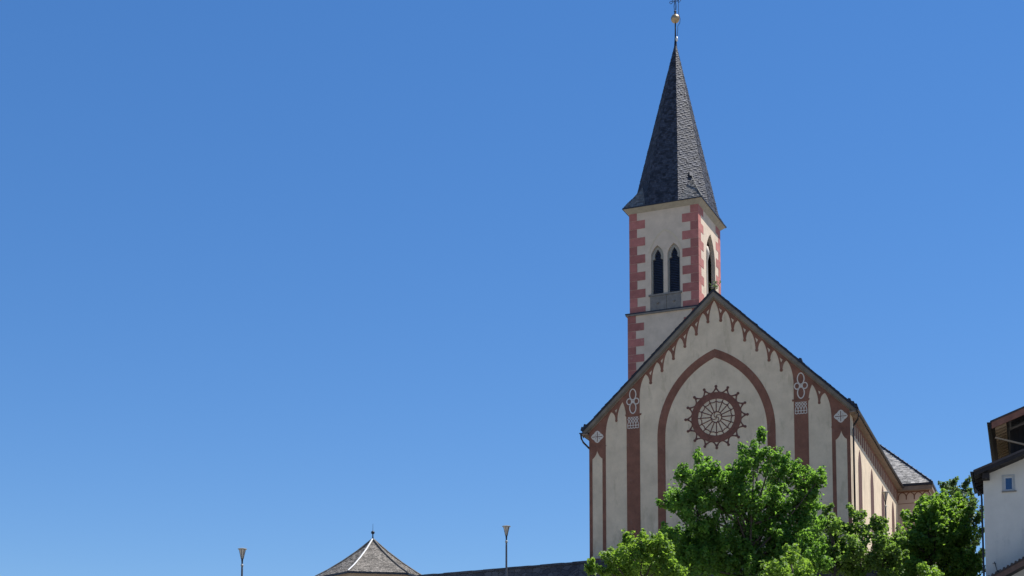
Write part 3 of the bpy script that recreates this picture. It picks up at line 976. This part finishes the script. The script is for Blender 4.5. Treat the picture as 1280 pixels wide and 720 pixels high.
for j in range(4):
    (r0, z0), (r1, z1) = rings[j], rings[j + 1]
    for i in range(6):
        a, b, c, d = hp(i, r0, z0), hp(i + 1, r0, z0), hp(i + 1, r1, z1), hp(i, r1, z1)
        u = (b - a).normalized(); L0, L1 = (b - a).length, (c - d).length
        vv = ((c + d) / 2 - (a + b) / 2); H = vv.length
        g = (L0 - L1) / 2 / H
        shingle_face(m, a, u, vv, lambda z: g * z, lambda z: L0 - g * z, H, .115, .14, .014)
m.build('shingle', M['slate_grey'], prf, dz=pb)
for i in range(6):
    m = MB()
    m.tube([hp(i, r + .02, z + .05) for r, z in rings], [.040, .042, .045, .05, .05], 6)
    m.build('hip_flashing', M['lead'] if i == 0 else M['slate_grey'], prf, dz=pb)
m = MB()
for i in range(6): m.bar(hp(i, Rh + .03, zeave - .06), hp(i + 1, Rh + .03, zeave - .06), .10, .11)
m.build('eave_gutter', M['dark_metal'], prf, dz=pb)
m = MB()
m.lathe([(.09, zt - .12), (.06, zt + .05), (.035, zt + .25), (.04, zt + .36), (.10, zt + .40), (.115, zt + .46), (.09, zt + .53), (.02, zt + .57), (.012, zt + .65), (.008, zt + 1.0), (0, zt + 1.01)], 10)
m.build('finial', M['iron'], prf, dz=pb, smooth=True)

# ------------------------------------------------------------------ street lamps
def lamp(label, p, depth_down, w=.40):
    """p is the middle of the flat lid"""
    g = ground_z(p.x, p.y)
    H = p.z - g
    t = thing('street_lamp', label, 'street lamp', (p.x, p.y, g), 0, 'street lamps by the church')
    m = MB(); m.lathe([(.08, -.5), (.08, .9), (.055, 1.0), (.045, H - 1.0), (.04, H - .74), (.0, H - .73)], 10); m.build('pole', M['lamp_metal'], t, smooth=True)
    m = MB(); m.lathe([(.0, H - .86), (.06, H - .85), (.065, H - .78), (.045, H - .74), (.0, H - .73)], 10); m.build('collar', M['lamp_rim'], t, smooth=True)
    m = MB(); m.lathe([(.0, H - .74), (.035, H - .73), (.04, H - .62), (.05, H - .50), (.052, H - .49)], 14); m.build('lamp_socket', M['iron'], t, smooth=True)
    m = MB(); m.lathe([(.035, H - .52), (.140, H - .08), (.140, H - .06), (0, H - .06)], 18); m.build('lamp_shade', M['lamp_glass'], t, smooth=False)
    m = MB()
    for k in range(6):
        a = 2 * math.pi * k / 6 + .3
        m.tube([(.05 * math.cos(a), .05 * math.sin(a), H - .50), (.147 * math.cos(a), .147 * math.sin(a), H - .07)], .012, 5)
    m.build('lamp_rib', M['iron'], t)
    m = MB(); m.lathe([(.0, H - .065), (w / 2 - .01, H - .055), (w / 2 + .015, H - .04), (w / 2 + .015, H - .02), (w / 2 - .04, H), (0, H + .01)], 20); m.build('lamp_lid', M['lamp_rim'], t, smooth=False)
    return t
lamp('lone conical street lamp farthest left, cut low by the bottom edge of the photo', at(303, 685.5, 70), 0)
lamp('conical street lamp on a tall thin pole in front of the dark terrace wall', at(633, 657.3, 75), 0)
lamp('conical street lamp beside the sunlit lancets of the church side', at(1106.5, 614.8, 81.5), 0, .38)

# ------------------------------------------------------------------ house at the right edge
HTH = .33; HX, HY = 19.53, 62.0
hb = 5.6
house = thing('house', 'white plastered house with two dark overhanging roofs cut by the right edge', 'house', (HX, HY, EYE + hb), -HTH)
def hbuild(m, name, material, parent=house, **k): return m.build(name, material, parent, dz=hb, **k)
def h_on(px, py, yv):
    """point of the plane y = yv of the house, from the survey of the photograph"""
    a, b, c = ray(px, py)
    ct, st = math.cos(HTH), math.sin(HTH)
    rx, ry = a * ct - b * st, a * st + b * ct
    ox_, oy_ = -HX * ct + HY * st, -HX * st - HY * ct
    t = (yv - oy_) / ry
    return ox_ + t * rx, t * c
WD = 8.4
e0 = h_on(1216.5, 587.5, -.8); e1 = h_on(1280, 560.5, -.8)
hs = (e1[1] - e0[1]) / (e1[0] - e0[0])
eL, zL = e0[0], e0[1]
def hz_(x):
    xm = WD / 2
    return zL + hs * (x - eL) if x < xm else zL + hs * (2 * xm - x - eL)
m = MB()
D1 = 3.8
zt_ = lambda x: hz_(x) - .25
v = [(0, 0, hb - 2), (WD, 0, hb - 2), (WD, 0, zt_(WD)), (WD / 2, 0, zt_(WD / 2)), (0, 0, zt_(0))]
v2 = [(x, D1 + 6, z) for x, y, z in v]
wx0, wz1 = h_on(1254.3, 595.5, 0); wx1, wz0 = h_on(1267.6, 613.2, 0)
# front with a window hole
loops = [[Vector((x, z, 0)) for x, y, z in v], [Vector(p) for p in ((wx0, wz0, 0), (wx1, wz0, 0), (wx1, wz1, 0), (wx0, wz1, 0))]]
flat = [p for l in loops for p in l]
fr = []
for tri in tessellate_polygon(loops):
    a, b, c = (flat[i] for i in tri)
    fr.append(tuple(tri) if (b - a).cross(c - a).z > 0 else (tri[0], tri[2], tri[1]))
m.add([(p.x, 0, p.y) for p in flat], fr)
q = loops[1]
m.add([(p.x, 0, p.y) for p in q] + [(p.x, .18, p.y) for p in q], [(i, (i + 1) % 4, 4 + (i + 1) % 4, 4 + i) for i in range(4)])
m.add(v + v2, [(0, 4, 9, 5), (1, 6, 7, 2)])
hbuild(m, 'wall', M['house_wall'])
m = MB()
fw = .075
m.plate([(wx0, wz0), (wx1, wz0), (wx1, wz1), (wx0, wz1)], [[(wx0 + fw, wz0 + fw), (wx1 - fw, wz0 + fw), (wx1 - fw, wz1 - fw), (wx0 + fw, wz1 - fw)]], 0, lambda u, z, t: (u, .06 - t, z))
wf = hbuild(m, 'window', M['frame'])
m = MB(); m.box((wx0 + fw, .075, wz0 + fw), (wx1 - fw, .09, wz1 - fw)); hbuild(m, 'pane', M['glass'], wf)
m = MB()
for a, b in (((wx0 - .07, -.012, wz0), (wx0 - .002, -.001, wz1 + .06)), ((wx1 + .002, -.012, wz0), (wx1 + .05, -.001, wz1 + .06)), ((wx0 - .002, -.012, wz1 + .002), (wx1 + .002, -.001, wz1 + .06))): m.box(a, b)
hbuild(m, 'window_surround', mat('grey window surround', (.33, .35, .36), .8, .1, 3, .1), wf)
m = MB(); m.box((wx0 - .08, -.06, wz0 - .05), (wx1 + .10, .02, wz0 - .002)); hbuild(m, 'window_sill', M['sill'], wf)
# lower roof
def slab(m, x0, x1, y0, y1, fz, t):
    p = [(x0, y0, fz(x0)), (x1, y0, fz(x1)), (x1, y1, fz(x1)), (x0, y1, fz(x0))]
    m.add(p + [(x, y, z - t) for x, y, z in p], [(0, 1, 2, 3), (7, 6, 5, 4), (0, 4, 5, 1), (1, 5, 6, 2), (2, 6, 7, 3), (3, 7, 4, 0)])
m = MB()
slab(m, eL, WD / 2, -.8, D1 + .4, hz_, .09); slab(m, WD / 2, WD - eL, -.8, D1 + .4, hz_, .09)
r1 = hbuild(m, 'lower_roof', M['tile'])
m = MB()
slab(m, eL + .02, WD / 2, -.78, -.70, lambda x: hz_(x) - .092, .15); slab(m, WD / 2 + .001, WD - eL, -.78, -.70, lambda x: hz_(x) - .092, .15)
hbuild(m, 'barge_board', M['house_wood'], r1)
m = MB()
slab(m, eL + .03, WD / 2, -.69, D1, lambda x: hz_(x) - .2, .04)
for yy in np.arange(.25, D1, .75): slab(m, eL + .04, .0, yy, yy + .12, lambda x: hz_(x) - .245, .10)
hbuild(m, 'rafter', M['house_wood'], r1)
m = MB(); m.box((-.02, -.60, hz_(0) - .46), (.26, -.001, hz_(0) - .24)); hbuild(m, 'purlin', M['house_wood'], r1)
m = MB()
prof = [(eL - .06 + .07 * math.cos(R(a)), zL - .06 + .07 * math.sin(R(a))) for a in range(180, 361, 30)]
n = len(prof)
m.add([(x, y, z) for y in (-.8, D1) for x, z in prof], [(i, i + 1, n + i + 1, n + i) for i in range(n - 1)] + [tuple(range(n))])
hbuild(m, 'gutter', M['dark_metal'], r1)
m = MB(); m.tube([(eL - .05, D1 - 2.4, zL - .12), (eL, D1 - 2.4, zL - .35), (-.09, .12, zL - .9), (-.08, .10, zL - 1.1), (-.08, .10, hb)], .042, 7); hbuild(m, 'downpipe', M['dark_metal'])
# upper, larger block behind with its deep eave
f0 = h_on(1237.5, 526, 2.1); f1 = h_on(1280, 507.5, 2.1)
us = (f1[1] - f0[1]) / (f1[0] - f0[0]); uL, uz = f0
UW = 11.0
def hu(x): return uz + us * (x - uL) if x < UW / 2 else uz + us * (UW - x - uL)
UX = uL + .78
m = MB()
m.add([(UX, 3.75, hb - 2), (UW - UX, 3.75, hb - 2), (UW - UX, 3.75, hu(UW - UX) - .4), (UW / 2, 3.75, hu(UW / 2) - .4), (UX, 3.75, hu(UX) - .4)] + [(UX, 11, hb - 2), (UX, 11, hu(UX) - .4), (UW - UX, 11, hb - 2), (UW - UX, 11, hu(UW - UX) - .4)],
      [(0, 1, 2, 3, 4), (0, 4, 6, 5), (1, 7, 8, 2)])
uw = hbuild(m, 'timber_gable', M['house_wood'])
m = MB()
x = UX + .15
while x < UW - UX - .1:
    m.box((x, 3.70, 13.0), (x + .03, 3.749, hu(x) - .5)); x += .19
hbuild(m, 'cladding_batten', mat('dark batten', (.016, .014, .015), .8, .2, 4, .1), uw)
m = MB()
slab(m, uL, UW / 2, 2.1, 11.3, hu, .08); slab(m, UW / 2, UW - uL, 2.1, 11.3, hu, .08)
r2 = hbuild(m, 'upper_roof', M['tile'])
m = MB()
slab(m, uL + .06, UW / 2, 2.12, 2.19, lambda x: hu(x) - .082, .28)
hbuild(m, 'barge_board', M['house_red'], r2)
m = MB()
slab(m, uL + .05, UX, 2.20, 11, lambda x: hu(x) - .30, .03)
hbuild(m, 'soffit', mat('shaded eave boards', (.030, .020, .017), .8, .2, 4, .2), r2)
yy = 2.32
while yy < 10.9:
    m = MB()
    slab(m, uL + .20, uL + .66, yy, yy + .24, lambda x: hu(x) - .332, .12)
    hbuild(m, 'rafter', M['house_rafter'], r2)
    yy += .56
m = MB()
slab(m, UX + .06, UW / 2, 2.20, 3.74, lambda x: hu(x) - .30, .03); hbuild(m, 'verge_lining', M['house_wood'], r2)
m = MB()
prof = [(uL - .06 + .075 * math.cos(R(a)), uz - .06 + .075 * math.sin(R(a))) for a in range(180, 361, 30)]
m.add([(x, y, z) for y in (2.1, 11) for x, z in prof], [(i, i + 1, n + i + 1, n + i) for i in range(n - 1)] + [tuple(range(n))])
m.box((uL - .03, 2.15, uz - .34), (uL + .045, 11, uz - .085))
hbuild(m, 'gutter', M['house_wood'], r2)
b0 = h_on(1244, 547, 2.35); b1 = h_on(1281, 557, 2.35)
m = MB(); m.bar((b0[0], 2.35, b0[1]), (b1[0] + .6, 2.35, b1[1] - .16), .07, .07); hbuild(m, 'brace_pole', M['house_rafter'], uw)
# porch roof in the bottom corner
g0 = h_on(1236, 721, -1.3); g1 = h_on(1280, 697, -1.3)
gs = (g1[1] - g0[1]) / (g1[0] - g0[0])
gz = lambda x: g0[1] + gs * (x - g0[0])
m = MB(); slab(m, g0[0] - .6, g0[0] + 3.6, -1.3, -.001, gz, .08)
pr_ = hbuild(m, 'porch_roof', M['tile'])
m = MB()
x = g0[0] - .6
while x < g0[0] + 3.6:
    m.tube([(x, -1.36, gz(x) + .0), (x, -.02, gz(x) + .0)], .055, 6); x += .15
hbuild(m, 'roof_tile', M['tile'], pr_)
m = MB(); slab(m, g0[0] - .58, g0[0] + 3.6, -1.28, -1.2, lambda x: gz(x) - .082, .22); hbuild(m, 'barge_board', mat('worn brown board', (.115, .075, .06), .8, .3, 4, .3), pr_)
m = MB(); slab(m, g0[0] - .5, g0[0] + 3.6, -1.19, -.002, lambda x: gz(x) - .22, .05); hbuild(m, 'porch_lining', M['house_wood'], pr_)
k0 = h_on(1243, 703, -.05); k1 = h_on(1246.5, 714, -.05)
m = MB()
m.tube([(k0[0], -.05, k0[1] + .03), (k0[0] + .04, -.06, k0[1] - .12), (k1[0], -.05, k1[1])], .014, 5); m.tube([(k1[0] - .02, -.05, k1[1]), (k1[0] + .26, -.05, k1[1] + .02)], .035, 6)
m.tube([(k0[0] - .07, -.05, k0[1] - .03), (k0[0] + .06, -.05, k0[1] - .05)], .012, 5)
hbuild(m, 'wall_bracket', M['dark_metal'])

# ------------------------------------------------------------------ trees
def leaf_mesh(name, P, N, size, rng, material, parent, loc):
    """one folded, pointed leaf per point"""
    n = len(P)
    r = rng.normal(size=(n, 3))
    t = np.cross(N, r); t /= np.linalg.norm(t, axis=1, keepdims=True) + 1e-9
    b = np.cross(N, t)
    s = (size * rng.uniform(.65, 1.35, n))[:, None]
    droop = rng.uniform(.05, .35, n)[:, None]
    v0 = P - t * s * .5
    v1 = P + b * s * .42 + N * s * .14 + t * s * .05
    v2 = P + t * s * .6 - N * s * droop
    v3 = P - b * s * .42 + N * s * .14 + t * s * .05
    V = np.stack([v0, v1, v2, v3], 1).reshape(-1, 3) - np.array(loc)
    me = bpy.data.meshes.new(name)
    me.vertices.add(4 * n); me.vertices.foreach_set('co', V.astype(np.float32).ravel())
    I = np.arange(4 * n).reshape(n, 4)
    T = np.concatenate([I[:, [0, 1, 2]], I[:, [0, 2, 3]]], 1).reshape(-1)
    me.loops.add(6 * n); me.loops.foreach_set('vertex_index', T.astype(np.int32))
    me.polygons.add(2 * n)
    me.polygons.foreach_set('loop_start', (np.arange(2 * n) * 3).astype(np.int32))
    me.update(calc_edges=True)
    me.validate()
    me.materials.append(material)
    o = bpy.data.objects.new(name, me)
    C.objects.link(o); o.parent = parent
    return o

def tree(name, label, depth, lobes, material, leaf, seed, group=None, dens=1.0, spread=.55, cat='tree', trunk_r=.16, foot=None, per=95):
    """lobes: (px, py, r px) of the foliage masses as surveyed, each given its own distance"""
    rng = np.random.default_rng(seed)
    pm = depth / F
    L = []
    for px, py, r in lobes:
        rr = r * pm
        dy = rng.uniform(-1, 1) * spread * 2.0
        p = at(px, py, depth + dy)
        L.append((np.array(p), rr))
    xs = np.array([p for p, r in L]); w = np.array([r for p, r in L])
    cx = float((xs[:, 0] * w).sum() / w.sum())
    bx = cx if foot is None else foot
    g = ground_z(bx, depth)
    loc = (bx, depth, g)
    t = thing(name, label, cat, loc, 0, group)
    top = float(xs[:, 2].max())
    low = float(np.quantile(xs[:, 2], .1))
    m = MB()
    fork = Vector((bx + rng.uniform(-.1, .1), depth, g + max(.8, (low - g) * .75)))
    lead = Vector((cx, depth, low + (top - low) * .55))
    m.tube([(bx, depth, g - .3), (bx + .03, depth + .02, g + .4), tuple(fork), tuple(fork.lerp(lead, .5) + Vector((.08, .05, 0))), tuple(lead)],
           [trunk_r * 1.5, trunk_r * 1.1, trunk_r * .85, trunk_r * .55, trunk_r * .25], 8)
    P = []; N = []
    for (p, r) in L:
        pv = Vector(p)
        s = rng.uniform(.0, .8)
        st = fork.lerp(lead, s)
        if st.z > pv.z - .2: st = fork.lerp(lead, max(0.0, min(1.0, (pv.z - .5 - fork.z) / max(.1, lead.z - fork.z))))
        mid = st.lerp(pv, .5) + Vector((rng.uniform(-.1, .1), rng.uniform(-.1, .1), -.06 * (pv - st).length + .05))
        m.tube([tuple(st), tuple(mid), tuple(pv)], [trunk_r * .42, trunk_r * .27, trunk_r * .12], 6, cap=False)
        ns = max(4, int(dens * 4 * math.pi * r * r / .40))
        d = rng.normal(size=(ns, 3)) + np.array([0, 0, .30]); d /= np.linalg.norm(d, axis=1, keepdims=True)
        for dd in d:
            # one clump of leaves on its own twig: a ragged flame leaning outwards and up
            c = p + dd * r * rng.uniform(.45, 1.0)
            ax = dd * .8 + np.array([0, 0, .75]) + rng.normal(size=3) * .3
            ax /= np.linalg.norm(ax)
            hh = rng.uniform(.22, .50) * (.6 + .4 * min(1.2, r)); wd = hh * rng.uniform(.42, .62)
            base_ = c - ax * hh * .6
            e = Vector(c + ax * hh * .8); b0 = Vector(base_)
            if rng.random() < .75:
                kk = pv.lerp(b0, .55) + Vector((0, 0, -.03))
                m.tube([tuple(pv), tuple(kk), tuple(b0), tuple(e)], [trunk_r * .12, trunk_r * .08, trunk_r * .05, .005], 4, cap=False)
            k = int(per * rng.uniform(.7, 1.3) * hh / .35)
            tt = rng.uniform(0, 1, k)
            w_ = wd * np.sqrt(np.clip(1 - ((tt - .38) / .66) ** 2, .02, 1))
            o_ = rng.normal(size=(k, 3)); o_ -= (o_ @ ax)[:, None] * ax; o_ /= np.linalg.norm(o_, axis=1, keepdims=True)
            rr_ = w_ * rng.uniform(.35, 1.05, k) ** .6
            q = base_ + ax * (tt * hh * 1.9)[:, None] + o_ * rr_[:, None] + rng.normal(size=(k, 3)) * .03
            nn = o_ * .75 + ax * .35 + np.array([.05, -.05, .55]) + rng.normal(size=(k, 3)) * .5
            P.append(q); N.append(nn)
        # loose leaves between the clumps
        k = int(per * dens * r * r * 4)
        q = p + rng.normal(size=(k, 3)) * r * .38
        P.append(q); N.append(rng.normal(size=(k, 3)) + np.array([0, 0, .7]))
    P = np.concatenate(P); N = np.concatenate(N); N /= np.linalg.norm(N, axis=1, keepdims=True)
    m.v = [(x - loc[0], y - loc[1], z - loc[2]) for x, y, z in m.v]
    m.build('trunk', M['bark'], t, smooth=True)
    leaf_mesh('crown', P, N, leaf, rng, material, t, loc)
    return t

tree('maple_tree', 'largest leafy green maple standing in front of the church facade below the rose', 62,
     [(848, 598, 9), (850, 620, 18), (875, 579, 11), (880, 606, 24), (904, 604, 17), (949, 551, 10), (943, 575, 19), (966, 568, 11), (974, 596, 23), (1008, 600, 18), (1024, 599, 9), (1016, 620, 12),
      (1003, 632, 20), (922, 632, 28), (872, 645, 28), (836, 632, 9), (852, 686, 26), (900, 688, 34), (948, 678, 34), (988, 668, 28), (1018, 660, 15), (1008, 700, 28), (958, 634, 28), (925, 600, 20), (870, 705, 30), (935, 715, 34), (985, 716, 30)],
     LEAF_A, .125, 11, trunk_r=.15, dens=1.05)
tree('young_tree', 'bright yellow green leafy tree at the lower left of the church front', 57,
     [(765, 700, 13), (783, 684, 15), (806, 674, 11), (820, 690, 19), (792, 708, 22), (752, 712, 8), (739, 715, 5), (833, 706, 17), (812, 716, 24), (770, 722, 20), (845, 720, 18)],
     LEAF_B, .13, 12, trunk_r=.11)
tree('young_tree', 'bright low tree top in front of the maple at the bottom edge', 52,
     [(986, 694, 9), (997, 708, 15), (968, 714, 9), (1006, 720, 16), (980, 722, 18)],
     LEAF_B, .12, 13, trunk_r=.09)
tree('small_tree', 'small green tree with a thin spike beside the maple, left of the row', 67,
     [(1033, 636, 5), (1036, 656, 11), (1048, 668, 14), (1036, 690, 20), (1052, 704, 18), (1022, 706, 14)],
     LEAF_D, .13, 14, 'row of small trees before the church', trunk_r=.08, dens=1.2)
tree('small_tree', 'small open crowned tree under the church corner downpipe', 67.4,
     [(1072, 646, 10), (1066, 662, 11), (1082, 668, 11), (1074, 690, 18), (1066, 712, 18), (1088, 704, 10)],
     LEAF_D, .13, 15, 'row of small trees before the church', trunk_r=.08, dens=1.2)
tree('small_tree', 'small rounded tree at the foot of the lamp by the church side', 67.2,
     [(1103, 664, 11), (1112, 678, 15), (1098, 690, 15), (1120, 696, 12), (1108, 712, 20), (1096, 656, 5)],
     LEAF_D, .13, 16, 'row of small trees before the church', trunk_r=.08, dens=1.2)
tree('broadleaf_tree', 'broad green tree hiding the transept, left of the white house', 70,
     [(1176, 628, 11), (1160, 638, 16), (1185, 642, 22), (1148, 660, 15), (1170, 668, 28), (1195, 668, 22), (1142, 690, 16), (1160, 704, 28), (1192, 700, 28), (1138, 716, 16), (1205, 718, 22), (1143, 650, 11), (1133, 676, 13), (1152, 636, 11), (1134, 700, 13)],
     LEAF_E, .14, 17, trunk_r=.15, dens=1.1)
tree('broadleaf_tree', 'taller blue green tree behind, its thin top touching the house eave', 75,
     [(1190, 607, 8), (1204, 612, 10), (1180, 612, 5), (1196, 622, 12), (1217, 628, 7), (1210, 640, 12), (1222, 650, 8), (1200, 650, 18), (1215, 672, 14), (1210, 700, 18), (1190, 690, 20)],
     LEAF_G, .13, 18, trunk_r=.13, dens=.9)
tree('young_tree', 'bright leaf tip of a tree at the bottom edge near the house', 52,
     [(1158, 718, 5), (1170, 722, 8), (1160, 728, 9)],
     LEAF_B, .12, 19, trunk_r=.07)

# weed rooted in the ledge of the tower's sunlit window
wloc = church.matrix_basis @ (Vector((ox, oy, 0)) + Vector((math.cos(dth) * (h + .02) + math.sin(dth) * (SD / 2 + .55), -math.sin(dth) * (h + .02) + math.cos(dth) * (SD / 2 + .55), 34.2 - BASE)))
rngw = np.random.default_rng(4)
wt = thing('weed_plant', 'grey green weed sprouting from the ledge of the sunlit tower window', 'plant', tuple(wloc))
m = MB(); Pw = []
for k in range(9):
    e = rngw.normal(size=3) * np.array([.22, .22, .1]) + np.array([.12, -.1, .55 + .5 * rngw.random()])
    m.tube([(0, 0, 0), tuple(e * .5 + np.array([0, 0, .06])), tuple(e)], [.02, .014, .006], 4)
    Pw.append(np.array(wloc) + e * rngw.uniform(.4, 1.05, 7)[:, None] + rngw.normal(size=(7, 3)) * .06)
m.build('stem', M['bark'], wt)
Pw = np.concatenate(Pw); Nw = rngw.normal(size=Pw.shape) + np.array([.3, -.2, .6]); Nw /= np.linalg.norm(Nw, axis=1, keepdims=True)
leaf_mesh('foliage', Pw, Nw, .10, rngw, LEAF_G, wt, tuple(wloc))
